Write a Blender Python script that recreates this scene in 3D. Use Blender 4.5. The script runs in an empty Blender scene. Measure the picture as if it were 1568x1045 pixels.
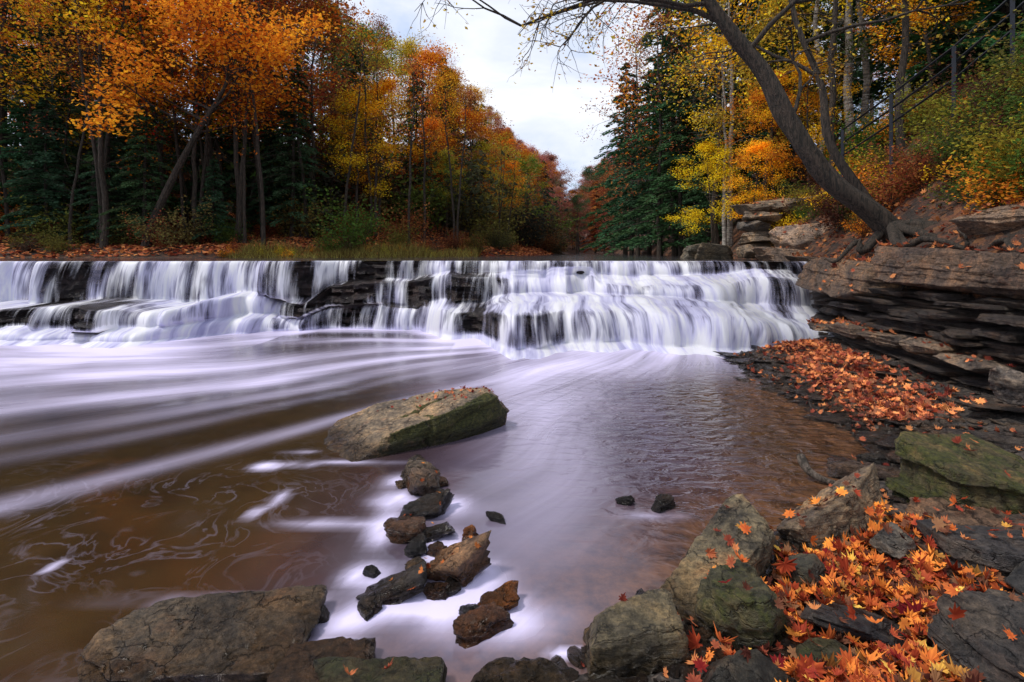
import bpy, bmesh, math, random
import numpy as np
from mathutils import Vector, Euler, Matrix
from mathutils.bvhtree import BVHTree
random.seed(5); R=np.random.RandomState(5)
scene=bpy.context.scene
COL=scene.collection

# ------------------------------------------------------------ noise
def _h(ix,iy,iz,s):
    n=(ix.astype(np.int64)*374761393+iy.astype(np.int64)*668265263+iz.astype(np.int64)*2147483647+s*1274126177)&0xffffffff
    n=((n^(n>>13))*1274126177)&0xffffffff
    n=((n^(n>>15))*668265263)&0xffffffff
    return ((n^(n>>16))&0xffffff)/float(0xffffff)
def vn(p,s=0):
    p=np.asarray(p,float); i=np.floor(p).astype(np.int64); f=p-i; f=f*f*(3-2*f)
    x,y,z=i[:,0],i[:,1],i[:,2]; r=0
    for a in (0,1):
        wa=f[:,0] if a else 1-f[:,0]
        for b in (0,1):
            wb=f[:,1] if b else 1-f[:,1]
            for c in (0,1):
                wc=f[:,2] if c else 1-f[:,2]
                r=r+wa*wb*wc*_h(x+a,y+b,z+c,s)
    return r*2-1
def fbm(p,o=4,s=0):
    p=np.asarray(p,float); r=0;a=1;t=0
    for k in range(o):
        r=r+a*vn(p*(2**k)+k*7.3,s+k); t+=a; a*=.5
    return r/t
def xyz(x,y,z): 
    x,y,z=np.broadcast_arrays(x,y,z); return np.stack([x.ravel(),y.ravel(),z.ravel()],1)

# ------------------------------------------------------------ mesh helpers
def mesh_np(name,V,FL,mats,midx=None,smooth=False,attrs=None,uv=None):
    V=np.asarray(V,np.float32); me=bpy.data.meshes.new(name)
    me.vertices.add(len(V)); me.vertices.foreach_set('co',V.ravel())
    FL=[np.asarray(f,np.int32) for f in FL]
    tot=sum(f.size for f in FL); npoly=sum(len(f) for f in FL)
    me.loops.add(tot); me.loops.foreach_set('vertex_index',np.concatenate([f.ravel() for f in FL]))
    st=[];o=0
    for f in FL:
        st.append(o+np.arange(len(f))*f.shape[1]); o+=f.size
    me.polygons.add(npoly); me.polygons.foreach_set('loop_start',np.concatenate(st).astype(np.int32))
    if midx is not None: me.polygons.foreach_set('material_index',np.concatenate([np.full(len(f),m,np.int32) for f,m in zip(FL,midx)]))
    me.update(calc_edges=True)
    me.polygons.foreach_set('use_smooth',np.full(npoly,smooth,bool))
    for m in mats: me.materials.append(m)
    if attrs:
        for k,v in attrs.items():
            a=me.attributes.new(k,'FLOAT','POINT'); a.data.foreach_set('value',np.asarray(v,np.float32))
    if uv is not None:
        l=me.uv_layers.new(name='UVMap'); vi=np.concatenate([f.ravel() for f in FL])
        l.data.foreach_set('uv',np.asarray(uv,np.float32)[vi].ravel())
    return me
def obj(name,me,loc=(0,0,0),rot=(0,0,0),sc=1,color=None,parent=None):
    o=bpy.data.objects.new(name,me); COL.objects.link(o); o.location=loc; o.rotation_euler=rot
    o.scale=(sc,)*3 if np.isscalar(sc) else sc
    if color is not None: o.color=color if len(color)==4 else (*color,1)
    if parent: o.parent=parent
    return o
class Geo:
    def __init__(s): s.V=[];s.F={};s.T=[];s.n=0
    def add(s,V,F,m=0,t=None):
        F=np.asarray(F)+s.n; s.F.setdefault((m,F.shape[1]),[]).append(F)
        s.V.append(np.asarray(V)); s.T.append(np.full(len(V),.5) if t is None else t); s.n+=len(V)
    def mesh(s,name,mats,smooth=True):
        ks=sorted(s.F); FL=[np.concatenate(s.F[k]) for k in ks]
        me=mesh_np(name,np.concatenate(s.V),FL,mats,[k[0] for k in ks],smooth,{'tint':np.concatenate(s.T)})
        return me
def grid_faces(nr,nc):
    i=np.arange(nr-1)[:,None]*nc+np.arange(nc-1)[None,:]; i=i.ravel()
    return np.stack([i,i+1,i+nc+1,i+nc],1)
def tube(pts,rad,sides=6,wob=0,seed=0):
    P=np.asarray(pts,float); n=len(P); T=np.gradient(P,axis=0); T/=np.linalg.norm(T,axis=1)[:,None]+1e-9
    ref=np.array([0,0,1.]) if abs(T[0][2])<.8 else np.array([1.,0,0])
    A=np.cross(T,ref); A/=np.linalg.norm(A,axis=1)[:,None]+1e-9; B=np.cross(T,A)
    a=np.linspace(0,2*np.pi,sides,endpoint=False); rad=np.asarray(rad)[:,None,None]
    rr=np.ones((n,sides,1))
    if wob: rr=1+wob*fbm(xyz(np.cos(a)[None,:]*1.7+seed,np.sin(a)[None,:]*1.7,np.arange(n)[:,None]*.35),2).reshape(n,sides,1)
    V=P[:,None,:]+rad*rr*(A[:,None,:]*np.cos(a)[None,:,None]+B[:,None,:]*np.sin(a)[None,:,None])
    j=np.arange(sides); k=(j+1)%sides; i=np.arange(n-1)[:,None]*sides
    F=np.stack([i+j,i+k,i+sides+k,i+sides+j],-1).reshape(-1,4)
    return V.reshape(-1,3),F
def smoothpts(P,n):
    P=np.asarray(P,float); t=np.linspace(0,len(P)-1,n); out=[]
    for u in t:
        i=int(min(u,len(P)-2)); f=u-i
        p0=P[max(i-1,0)];p1=P[i];p2=P[i+1];p3=P[min(i+2,len(P)-1)]
        out.append(.5*((2*p1)+(-p0+p2)*f+(2*p0-5*p1+4*p2-p3)*f*f+(-p0+3*p1-3*p2+p3)*f**3))
    return np.array(out)

# ------------------------------------------------------------ materials
def nm(name):
    m=bpy.data.materials.new(name); m.use_nodes=True; nt=m.node_tree; nt.nodes.clear()
    return m,nt,nt.nodes,nt.links
def nd(nt,t,**k):
    n=nt.nodes.new(t)
    for a,b in k.items():
        if a.startswith('_'): n.inputs[a[1:].replace('_',' ')].default_value=b
        else: setattr(n,a,b)
    return n
def ramp(nt,fac,stops):
    r=nt.nodes.new('ShaderNodeValToRGB'); e=r.color_ramp.elements
    while len(e)<len(stops): e.new(.5)
    for q,(p,c) in zip(e,stops): q.position=p; q.color=(*c,1) if len(c)==3 else c
    if fac is not None: nt.links.new(fac,r.inputs[0])
    return r.outputs[0]
def mth(nt,op,a,b=None,clamp=False):
    n=nt.nodes.new('ShaderNodeMath'); n.operation=op; n.use_clamp=clamp
    for i,v in enumerate((a,b)):
        if v is None: continue
        if hasattr(v,'links'): nt.links.new(v,n.inputs[i])
        else: n.inputs[i].default_value=v
    return n.outputs[0]
def mix(nt,f,a,b,bt='MIX'):
    n=nt.nodes.new('ShaderNodeMix'); n.data_type='RGBA'; n.blend_type=bt
    for i,v in ((0,f),(6,a),(7,b)):
        if hasattr(v,'links'): nt.links.new(v,n.inputs[i])
        elif i==0: n.inputs[0].default_value=v
        else: n.inputs[i].default_value=(*v,1)
    return n.outputs[2]
def noise(nt,vec,scale,detail=5,rough=.6,dist=0):
    n=nd(nt,'ShaderNodeTexNoise',_Scale=scale,_Detail=detail,_Roughness=rough,_Distortion=dist)
    if vec is not None: nt.links.new(vec,n.inputs['Vector'])
    return n.outputs['Fac']
def mapping(nt,vec,sc):
    n=nt.nodes.new('ShaderNodeMapping'); n.inputs['Scale'].default_value=sc; nt.links.new(vec,n.inputs['Vector']); return n.outputs[0]
def bump(nt,h,st,dist):
    n=nt.nodes.new('ShaderNodeBump'); n.inputs['Strength'].default_value=st; n.inputs['Distance'].default_value=dist
    nt.links.new(h,n.inputs['Height']); return n.outputs[0]
def attr(nt,name):
    n=nt.nodes.new('ShaderNodeAttribute'); n.attribute_name=name; return n.outputs['Fac']

def mat_leaf(name,transl=.4,sat=1.0,h0=.465,hw=.07,v0=.38,vw=1.25):
    m,nt,N,L=nm(name); oi=N.new('ShaderNodeObjectInfo'); t=attr(nt,'tint')
    hsv=N.new('ShaderNodeHueSaturation')
    hue=mth(nt,'ADD',mth(nt,'MULTIPLY',t,hw),h0)
    L.new(hue,hsv.inputs['Hue']); hsv.inputs['Saturation'].default_value=sat
    L.new(mth(nt,'ADD',mth(nt,'MULTIPLY',t,vw),v0),hsv.inputs['Value']); L.new(oi.outputs['Color'],hsv.inputs['Color'])
    d=nd(nt,'ShaderNodeBsdfDiffuse'); tr=nd(nt,'ShaderNodeBsdfTranslucent')
    L.new(hsv.outputs[0],d.inputs[0]); L.new(hsv.outputs[0],tr.inputs[0])
    mx=nd(nt,'ShaderNodeMixShader',_Fac=transl); L.new(d.outputs[0],mx.inputs[1]); L.new(tr.outputs[0],mx.inputs[2])
    o=N.new('ShaderNodeOutputMaterial'); L.new(mx.outputs[0],o.inputs[0]); return m
def mat_bark(name,c1,c2,birch=False):
    m,nt,N,L=nm(name); tc=N.new('ShaderNodeTexCoord')
    v=mapping(nt,tc.outputs['Object'],(2,2,14) if birch else (18,18,2.6))
    n=noise(nt,v,1.6,6,.7,.8); n2=noise(nt,tc.outputs['Object'],1.2,3)
    c=ramp(nt,n,[(.42,c1),(.58,c2)]); c=mix(nt,mth(nt,'MULTIPLY',n2,.5),c,(.05,.045,.03) if not birch else (.3,.28,.25))
    p=nd(nt,'ShaderNodeBsdfPrincipled',_Roughness=.9); L.new(c,p.inputs['Base Color']); L.new(bump(nt,n,1.0,.08),p.inputs['Normal'])
    o=N.new('ShaderNodeOutputMaterial'); L.new(p.outputs[0],o.inputs[0]); return m
def mat_rock(name,rough=.55,gain=1.0,crk=.75):
    m,nt,N,L=nm(name); oi=N.new('ShaderNodeObjectInfo'); geo=N.new('ShaderNodeNewGeometry'); pos=geo.outputs['Position']
    a=noise(nt,pos,3.2,8,.65,.5); b=noise(nt,pos,30,7,.8); 
    st=noise(nt,mapping(nt,pos,(1.2,1.2,16)),2.2,5,.6,.4)
    g_=gain
    c=mix(nt,1.0,oi.outputs['Color'],ramp(nt,a,[(.32,(.3*g_,.3*g_,.34*g_)),(.5,(.85*g_,.8*g_,.74*g_)),(.66,(1.7*g_,1.38*g_,1.02*g_))]),'MULTIPLY')
    c=mix(nt,.95,c,ramp(nt,b,[(.34,(.18,.18,.2)),(.5,(.9,.9,.9)),(.66,(1.8,1.7,1.6))]),'MULTIPLY')
    c=mix(nt,.35,c,ramp(nt,st,[(.35,(.4,.4,.42)),(.55,(1.1,1.05,1))]),'MULTIPLY')
    lich=noise(nt,pos,9,6,.75); lf=mth(nt,'MULTIPLY',mth(nt,'SUBTRACT',lich,.56),7,True)
    c=mix(nt,mth(nt,'MULTIPLY',lf,.28),c,(.32,.27,.2))
    rust=noise(nt,pos,5.5,4,.6); rf=mth(nt,'MULTIPLY',mth(nt,'SUBTRACT',rust,.55),4,True)
    c=mix(nt,mth(nt,'MULTIPLY',rf,.5),c,mix(nt,1.0,c,(1.5,.75,.4),'MULTIPLY'))
    # cracks
    nn=nd(nt,'ShaderNodeTexNoise',_Scale=5.0,_Detail=5,_Roughness=.6); L.new(pos,nn.inputs['Vector'])
    sc_=nd(nt,'ShaderNodeVectorMath'); sc_.operation='SCALE'; L.new(nn.outputs['Color'],sc_.inputs[0]); sc_.inputs['Scale'].default_value=.38
    av=nd(nt,'ShaderNodeVectorMath'); av.operation='ADD'; L.new(mapping(nt,pos,(1,1.3,3.2)),av.inputs[0]); L.new(sc_.outputs[0],av.inputs[1])
    vo=nd(nt,'ShaderNodeTexVoronoi',_Scale=3.6); vo.feature='DISTANCE_TO_EDGE'; L.new(av.outputs[0],vo.inputs['Vector'])
    ck=mth(nt,'SUBTRACT',1.0,mth(nt,'MULTIPLY',vo.outputs['Distance'],34),True)
    ck=mth(nt,'MULTIPLY',ck,mth(nt,'MULTIPLY',mth(nt,'SUBTRACT',rust,.38),6,True))
    c=mix(nt,mth(nt,'MULTIPLY',ck,crk),c,(.012,.01,.009))
    mo=noise(nt,pos,5.5,7,.78)
    mf=mth(nt,'MULTIPLY',mth(nt,'SUBTRACT',mth(nt,'ADD',mo,mth(nt,'MULTIPLY',mth(nt,'ADD',oi.outputs['Alpha'],attr(nt,'mossadd')),.5)),.72),9,True)
    mc=ramp(nt,b,[(.35,(.012,.02,.004)),(.65,(.12,.13,.016))])
    c=mix(nt,mth(nt,'MULTIPLY',mf,.9),c,mc)
    sp=N.new('ShaderNodeSeparateXYZ'); L.new(pos,sp.inputs[0])
    wet_=mth(nt,'SUBTRACT',1.0,mth(nt,'MULTIPLY',mth(nt,'SUBTRACT',mth(nt,'SUBTRACT',sp.outputs[2],.03),mth(nt,'MULTIPLY',a,.06)),14,True)) 
    wl=mix(nt,1.0,c,(.35,.31,.28),'MULTIPLY'); c=mix(nt,wet_,c,wl)
    p=nd(nt,'ShaderNodeBsdfPrincipled',_Roughness=rough); L.new(c,p.inputs['Base Color'])
    L.new(mth(nt,'SUBTRACT',mth(nt,'ADD',mth(nt,'ADD',rough-.18,mth(nt,'MULTIPLY',b,.36)),mth(nt,'MULTIPLY',mf,.3)),mth(nt,'MULTIPLY',wet_,.3)),p.inputs['Roughness'])
    h=mth(nt,'ADD',mth(nt,'ADD',mth(nt,'MULTIPLY',b,.8),mth(nt,'MULTIPLY',st,.9)),mth(nt,'MULTIPLY',a,1.3))
    h=mth(nt,'SUBTRACT',h,mth(nt,'MULTIPLY',ck,.6))
    L.new(bump(nt,h,1.0,.06),p.inputs['Normal'])
    o=N.new('ShaderNodeOutputMaterial'); L.new(p.outputs[0],o.inputs[0]); return m
M_leaf=mat_leaf('leaf'); M_needle=mat_leaf('needle',.2); M_litter=mat_leaf('fallen_leaf',.15,.97,.47,.045,.25,1.3)
M_bark=mat_bark('bark',(.008,.006,.005),(.1,.068,.05)); M_birch=mat_bark('birch_bark',(.12,.1,.09),(.6,.56,.5),True)
M_rock=mat_rock('rock',.5,1.2); M_wet=mat_rock('wet_rock',.32,1.0,.3)

# ------------------------------------------------------------ site layout (metres)
SX=[-17,-13,-6.7,-5.7,-4.4,-4.0,-2.2,-1.3,-.6,0,2.2,4.3,5.0,6.4]
A=[(11.0,1.44),(10.9,.6),(9.6,.56),(9.5,.2),(9.2,.15),(9.1,.05),(8.3,-.1)]
B=[(11.25,1.44),(11.15,.68),(10.75,.6),(10.65,.3),(10.45,.24),(10.35,.03),(10.1,-.1)]
C=[(11.5,1.44),(11.42,.95),(11.25,.9),(11.15,.5),(11.0,.42),(10.9,.02),(10.7,-.1)]
D=[(11.4,1.44),(11.3,1.1),(10.95,1.04),(10.85,.62),(10.0,.48),(9.9,.08),(9.6,-.08)]
E=[(11.3,1.44),(11.15,1.16),(10.6,1.0),(10.4,.76),(8.9,.56),(8.7,.06),(7.7,-.08)]
E2=[(11.2,1.44),(11.05,1.1),(10.3,.97),(10.1,.72),(8.6,.52),(8.4,.06),(7.4,-.06)]
Fs=[(10.7,1.44),(10.6,1.2),(10.1,1.05),(9.95,.7),(9.0,.45),(8.85,.1),(8.0,-.06)]
SEC=np.array([A,A,A,B,B,C,C,D,D,E,E,E2,Fs,Fs])
def sec(x,k,c): return np.interp(x,SX,SEC[:,k,c])
def ylip(x): return sec(x,0,0)
def YS(x): return np.interp(x,[-160,-40,-25,-10,-4,0,2,5,8,10,14,60],[10,14,16,17.5,19.5,25,32,48,70,90,130,500])
def XW(y): return np.interp(y,[-10,3,5,7,8.8,10.5,14,20,40,80,130,170],[5.4,5.3,4.9,5.1,5.5,6.35,6.3,7.2,9.5,14.5,22,32])
def XS(y): return np.interp(y,[-10,1.5,1.8,2.0,2.1,2.4,3.2,3.7,4.2,7,8,9,10,12],[-9,-3.0,-.9,.1,.3,.65,1.75,2.5,3.05,3.15,3.5,4.7,5.6,6.4])
def hill(d):
    d=np.maximum(d,0); h=1.5+np.minimum(d,5)*.95+np.maximum(d-5,0)*.3
    return np.where(h>3,3+16*(1-np.exp(-(h-3)/16)),h)
def gz(x,y):
    x=np.asarray(x,float);y=np.asarray(y,float); shp=np.broadcast(x,y).shape; x,y=[q.ravel() for q in np.broadcast_arrays(x,y)]
    n1=fbm(xyz(x*.25,y*.25,0*x),4,3); n2=fbm(xyz(x*1.8,y*1.8,0*x),4,9)
    g=(YS(x+.5)-YS(x-.5)); dl=(y-YS(x))/np.sqrt(1+g*g)+n1*.6
    zl=np.where(dl>0,1.42+.35*np.minimum(dl,1)+.2*np.clip(dl-1,0,7)+.36*np.maximum(dl-8,0),1.1+.2*np.clip(dl+1.5,0,1.5))
    zl=np.where(zl>4,4+18*(1-np.exp(-(zl-4)/18)),zl)
    dw=x-XW(y)-.35+n1*.15
    zr=np.where(dw>0,hill(dw),-9)
    zup=np.maximum(zl,zr)+np.clip((y-68)*.09,0,4)+np.clip((y-112)*.2,0,12)+n1*.3*(np.maximum(dl,dw)>1.5)+n2*.07*(np.maximum(dl,dw)>0)
    d=x-XS(y)+n2*.08
    zlow=np.interp(d,[-2,-.8,0,.35,1.2,3],[-.5,-.28,-.01,.07,.19,.38])
    zlow=np.where((zlow>0)&(y<4),zlow*np.interp(x,[.4,1.2,2.2,3.2],[.1,.4,.6,.9]),zlow)+n2*.04
    zlow=np.where(x<-15.5,np.minimum((-15.5-x)*.5,3),zlow)
    zdn=np.maximum(zlow,np.where(dw>0,hill(dw)+n1*.2+n2*.12,-9))
    yc=ylip(x)+.35
    z=np.where(y>yc,zup,zdn)
    return z.reshape(shp)
def gz1(x,y): return float(gz(np.array([x]),np.array([y]))[0])

# terrain sheet
gx=np.concatenate([np.arange(-190,-16,5),np.arange(-16,12,.11),np.arange(12,40,.8),np.arange(40,200,5)])
gy=np.concatenate([np.arange(-40,-1,3),np.arange(-1,14,.11),np.arange(14,40,.6),np.arange(40,230,3)])
X,Y=np.meshgrid(gx,gy); Z=gz(X,Y)
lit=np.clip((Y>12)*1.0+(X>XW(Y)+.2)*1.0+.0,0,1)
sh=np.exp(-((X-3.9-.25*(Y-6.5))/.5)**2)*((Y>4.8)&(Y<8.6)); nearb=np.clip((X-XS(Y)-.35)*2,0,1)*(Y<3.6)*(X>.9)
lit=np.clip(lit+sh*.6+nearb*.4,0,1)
m,nt,N,L=nm('ground'); geo=N.new('ShaderNodeNewGeometry'); pos=geo.outputs['Position']
vo=nd(nt,'ShaderNodeTexVoronoi',_Scale=11.0); L.new(pos,vo.inputs['Vector']); sx=N.new('ShaderNodeSeparateColor'); L.new(vo.outputs['Color'],sx.inputs[0])
lc=ramp(nt,sx.outputs[0],[(0,(.02,.012,.008)),(.4,(.06,.026,.014)),(.7,(.16,.05,.02)),(.9,(.26,.1,.03)),(1,(.06,.035,.022))])
big=noise(nt,pos,.9,6,.7); lc=mix(nt,mth(nt,'MULTIPLY',mth(nt,'SUBTRACT',big,.34),2.4,True),lc,(.02,.014,.01))
v2=nd(nt,'ShaderNodeTexVoronoi',_Scale=38.0); L.new(pos,v2.inputs['Vector']); s2=N.new('ShaderNodeSeparateColor'); L.new(v2.outputs['Color'],s2.inputs[0])
gc=ramp(nt,s2.outputs[0],[(0,(.012,.01,.009)),(.6,(.04,.03,.025)),(1,(.09,.07,.055))])
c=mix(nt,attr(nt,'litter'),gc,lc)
p=nd(nt,'ShaderNodeBsdfPrincipled',_Roughness=.8); L.new(c,p.inputs['Base Color'])
h=mth(nt,'ADD',v2.outputs['Distance'],vo.outputs['Distance']); L.new(bump(nt,h,.8,.03),p.inputs['Normal'])
o=N.new('ShaderNodeOutputMaterial'); L.new(p.outputs[0],o.inputs[0])
ME_ground=mesh_np('ground',xyz(X,Y,Z),[grid_faces(*X.shape)],[m],smooth=True,attrs={'litter':lit.ravel()})
obj('ground',ME_ground)

# ------------------------------------------------------------ rocks
_ico={}
def ico(sub):
    if sub not in _ico:
        bm=bmesh.new(); bmesh.ops.create_icosphere(bm,subdivisions=sub,radius=1)
        bm.verts.ensure_lookup_table()
        _ico[sub]=(np.array([v.co[:] for v in bm.verts]),np.array([[v.index for v in f.verts] for f in bm.faces])); bm.free()
    return _ico[sub]
def rock_geo(dims,seed,sub=4,rot=(0,0,0),loc=(0,0,0),nch=10,strata=.05,rough=.045,box=.2,planes=None):
    r=np.random.RandomState(seed); D,F=ico(sub); dims=np.array(dims,float)
    if planes is None:
        n=[];d=[]
        for ax in range(3):
            for s in (-1,1):
                v=r.normal(0,box,3); v[ax]=s; v/=np.linalg.norm(v); n.append(v); d.append(r.uniform(.84,1.0))
        for i in range(nch):
            v=r.normal(0,1,3); v[2]*=.7; v/=np.linalg.norm(v); n.append(v); d.append(r.uniform(.88,1.2))
        n=np.array(n);d=np.array(d)
    else: n,d=planes
    q=D@n.T; q=np.where(q>1e-3,d/np.maximum(q,1e-3),1e3)
    rr=q.min(1); P=D*rr[:,None]*dims/2
    sc=dims.min()
    lay=P[:,2]/(sc*.16)+vn(P*2/sc,seed)*.35; li=np.floor(lay)
    off=_h(li,li*0,li*0+seed,3)-.5
    P[:,:2]*=(1+off*strata*2)[:,None]
    nrm=D/np.linalg.norm(D,axis=1)[:,None]
    rid=1-np.abs(fbm(P*(2.2/sc)+seed*1.7,3,seed+9))*2
    P+=nrm*(fbm(P*(1.6/sc)+seed*3.1,3,seed)*sc*rough*1.6)[:,None]+nrm*(fbm(P*(8/sc)+seed,3,seed+5)*sc*rough*.9)[:,None]-nrm*(np.clip(rid-.82,0,1)*sc*rough*7)[:,None]
    Mx=np.array(Euler(rot).to_matrix()); P=P@Mx.T+np.array(loc)
    return P,F
def hull_planes(pts):
    bm=bmesh.new()
    for q in pts: bm.verts.new(q)
    bmesh.ops.convex_hull(bm,input=bm.verts); bm.normal_update()
    c=np.mean(np.array(pts),0); n=[];d=[]
    for f in bm.faces:
        nn=np.array(f.normal); dd=nn.dot(np.array(f.verts[0].co)-c)
        if dd<0: nn=-nn;dd=-dd
        if dd>1e-4: n.append(nn); d.append(dd)
    bm.free(); return np.array(n),np.array(d),c
ROCKBVH=[]
def rock(name,loc,dims,rz=0,tx=0,ty=0,color=(.16,.14,.12),moss=0,seed=1,sub=5,wet=False,**k):
    V,F=rock_geo(dims,seed,sub,(0,0,0),**k)
    me=mesh_np(name,V,[F],[M_wet if wet else M_rock],smooth=True)
    o=obj(name,me,loc,(math.radians(tx),math.radians(ty),math.radians(rz)),1,(*color,moss))
    Mx=np.array(Euler((math.radians(tx),math.radians(ty),math.radians(rz))).to_matrix())
    ROCKBVH.append((V@Mx.T+np.array(loc),F)); return o
TAN=(.25,.2,.15);GRY=(.14,.13,.12);DRK=(.06,.055,.052);BRN=(.2,.11,.065);ORG=(.38,.17,.06)
# main boulder in the pool, from its corner points
pts=[(-1.48,3.86,-.16),(-.98,4.16,-.16),(-.46,4.5,-.16),(-.12,4.84,-.16),(-.04,4.9,.12),(-.12,4.74,.3),(-.24,4.72,.37),(-.26,4.95,.35),(-.77,4.98,.29),(-1.32,4.95,.18),(-1.66,4.75,.07),(-1.6,4.3,.0),(-.52,4.42,.27),(-.98,4.16,.17),(-.3,5.2,-.15),(-1.5,5.1,-.15)]
n_,d_,c_=hull_planes(pts)
V,F=rock_geo((2,2,2),21,6,planes=(n_,d_),strata=0,rough=.003)
nrm0=V/np.linalg.norm(V,axis=1)[:,None]
lay=np.floor((V[:,2]*1.0-V[:,0]*.22-V[:,1]*.12)/.05+vn(V*2.5,4)*.7); V[:,:2]*=(1+(_h(lay,lay*0,lay*0,5)-.5)*.05)[:,None]
cr=np.clip(1-np.abs(V[:,1]*.9-V[:,0]*.75-.28+.08*fbm(V*4,3,6))*28,0,1)+np.clip(1-np.abs(V[:,1]*.9-V[:,0]*.6+.03+.08*fbm(V*4,3,7))*30,0,1)+np.clip(1-np.abs(V[:,1]*.5+V[:,0]*.9+.1+.1*fbm(V*4,3,8))*34,0,1)*.7
V+=(.016*fbm(V*7,4,2)-.04*cr)[:,None]*nrm0
me=mesh_np('boulder',V,[F],[M_rock],smooth=True)
nn=np.zeros(len(V)*3,np.float32); me.vertices.foreach_get('normal',nn); nn=nn.reshape(-1,3)
a_=me.attributes.new('mossadd','FLOAT','POINT'); a_.data.foreach_set('value',(np.clip((-nn[:,1]-.25)*3,0,1)*np.clip((V[:,0]+.5)*3,0,1)*.85).astype(np.float32))
obj('boulder',me,tuple(c_),color=(.34,.27,.19,.0)); ROCKBVH.append((V+c_,F))
rock('boulder',(-1.25,2.13,-.045),(.9,.46,.28),6,4,2,(.2,.16,.115),.15,33,6,box=.16)
rock('boulder',(-.76,1.97,-.03),(.46,.34,.22),12,-4,-8,(.14,.1,.07),.1,34,5)
rock('boulder',(-.46,1.86,.0),(.48,.3,.22),5,5,0,(.08,.08,.05),.5,35,5)
rock('boulder',(0.02,1.9,-.03),(.44,.3,.2),-5,0,0,(.13,.105,.065),.25,36,5)
rock('boulder',(.36,1.86,-.03),(.3,.22,.16),15,0,0,(.09,.08,.06),.1,131,5)
rock('boulder',(-.2,1.82,-.03),(.28,.2,.14),-15,0,0,(.07,.065,.06),.2,132,5)
rock('stone',(-.98,1.96,-.02),(.12,.1,.08),-15,0,0,(.1,.09,.08),.1,133,4)
rock('stone_block',(.5,2.1,.06),(.4,.25,.25),4,0,0,(.22,.19,.12),.15,37,5,nch=3,box=.12)
rock('stone_slab',(1.05,2.55,.06),(.86,.3,.26),36,-8,-16,(.27,.23,.15),.15,38,6,nch=6)
rock('boulder',(.98,2.2,.1),(.34,.32,.34),30,0,-14,(.09,.09,.05),.45,39,5)
rock('stone_slab',(1.86,2.98,.08),(.74,.36,.24),24,-10,-10,(.3,.23,.155),.05,40,6,nch=6)
rock('boulder',(2.9,3.15,.16),(.95,.66,.42),10,0,5,(.13,.11,.05),.55,41,6,strata=.09)
rock('stone_slab',(2.55,2.9,.14),(.5,.36,.12),-8,0,0,(.3,.19,.12),0,42,5)
rock('stone_slab',(2.36,2.5,.16),(.5,.4,.2),-25,-8,0,(.09,.085,.09),0,43,5)
rock('stone_slab',(1.42,2.14,.1),(.34,.24,.07),-20,-10,4,(.085,.08,.085),0,44,5)
rock('stone',(1.95,2.62,.16),(.18,.14,.1),20,0,-10,(.24,.22,.19),0,45,4)
rock('stone_slab',(1.86,1.84,.2),(.56,.44,.2),15,6,-6,(.09,.085,.085),0,46,6)
rock('stone',(1.2,1.98,.07),(.22,.14,.11),10,0,0,(.08,.08,.04),.4,47,4)
rock('boulder',(.86,1.86,.04),(.36,.2,.14),0,0,0,(.06,.06,.055),.2,48,5)
rock('stone',(1.42,2.5,.1),(.2,.13,.1),40,0,0,(.09,.09,.07),.1,49,4)
rock('stone_slab',(2.4,2.2,.2),(.45,.36,.14),35,0,-8,(.1,.1,.1),0,50,5)
rock('stone_slab',(2.6,3.75,.03),(.5,.26,.1),-15,0,0,(.18,.14,.12),0,51,5)
rock('stone',(2.78,3.95,.04),(.2,.12,.09),0,0,0,DRK,0,52,4)
rock('stone',(4.35,4.4,.5),(.34,.36,.26),20,0,0,(.18,.17,.17),0,53,5)
for i,(x,y,w,dp,hh,c) in enumerate([(-.66,3.72,.26,.16,.12,TAN),(-.6,3.55,.22,.2,.16,(.2,.14,.1)),(-.7,3.88,.2,.12,.08,GRY),(-.56,3.22,.3,.15,.11,DRK),(-.62,2.98,.24,.17,.13,BRN),(-.44,2.98,.2,.13,.08,DRK),(-.24,2.93,.08,.09,.12,ORG),
   (-.31,2.62,.27,.2,.15,(.42,.25,.14)),(-.56,2.5,.28,.22,.09,(.085,.08,.078)),(-.52,2.8,.13,.1,.08,DRK),(-.06,2.38,.2,.11,.08,ORG),(-.14,2.22,.24,.13,.12,(.2,.11,.07)),
   (-.1,3.15,.13,.05,.04,DRK),(.97,3.3,.16,.1,.09,DRK),(.74,3.36,.13,.07,.05,DRK),(-.4,2.8,.1,.08,.07,BRN),(-.66,2.36,.12,.1,.05,GRY),(-.36,2.46,.12,.08,.06,BRN),
   (-.46,3.42,.12,.09,.06,DRK),(-.95,2.2,.09,.07,.05,GRY),(-.88,2.3,.1,.08,.04,DRK),(-.5,3.62,.1,.08,.06,BRN),(-.78,3.6,.09,.07,.05,TAN),(-.66,3.1,.1,.07,.05,BRN),(-.3,2.48,.1,.07,.05,DRK),(-.5,2.66,.09,.08,.06,TAN),(-.72,2.62,.08,.06,.04,DRK),(-.2,2.33,.08,.06,.05,DRK)]):
    rock('stone',(x,y,.01+hh*.1),(w,dp,hh),random.uniform(-40,40),random.uniform(-18,18),random.uniform(-18,18),c,0,60+i,4,wet=(c==DRK),rough=.09,nch=6)

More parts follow.
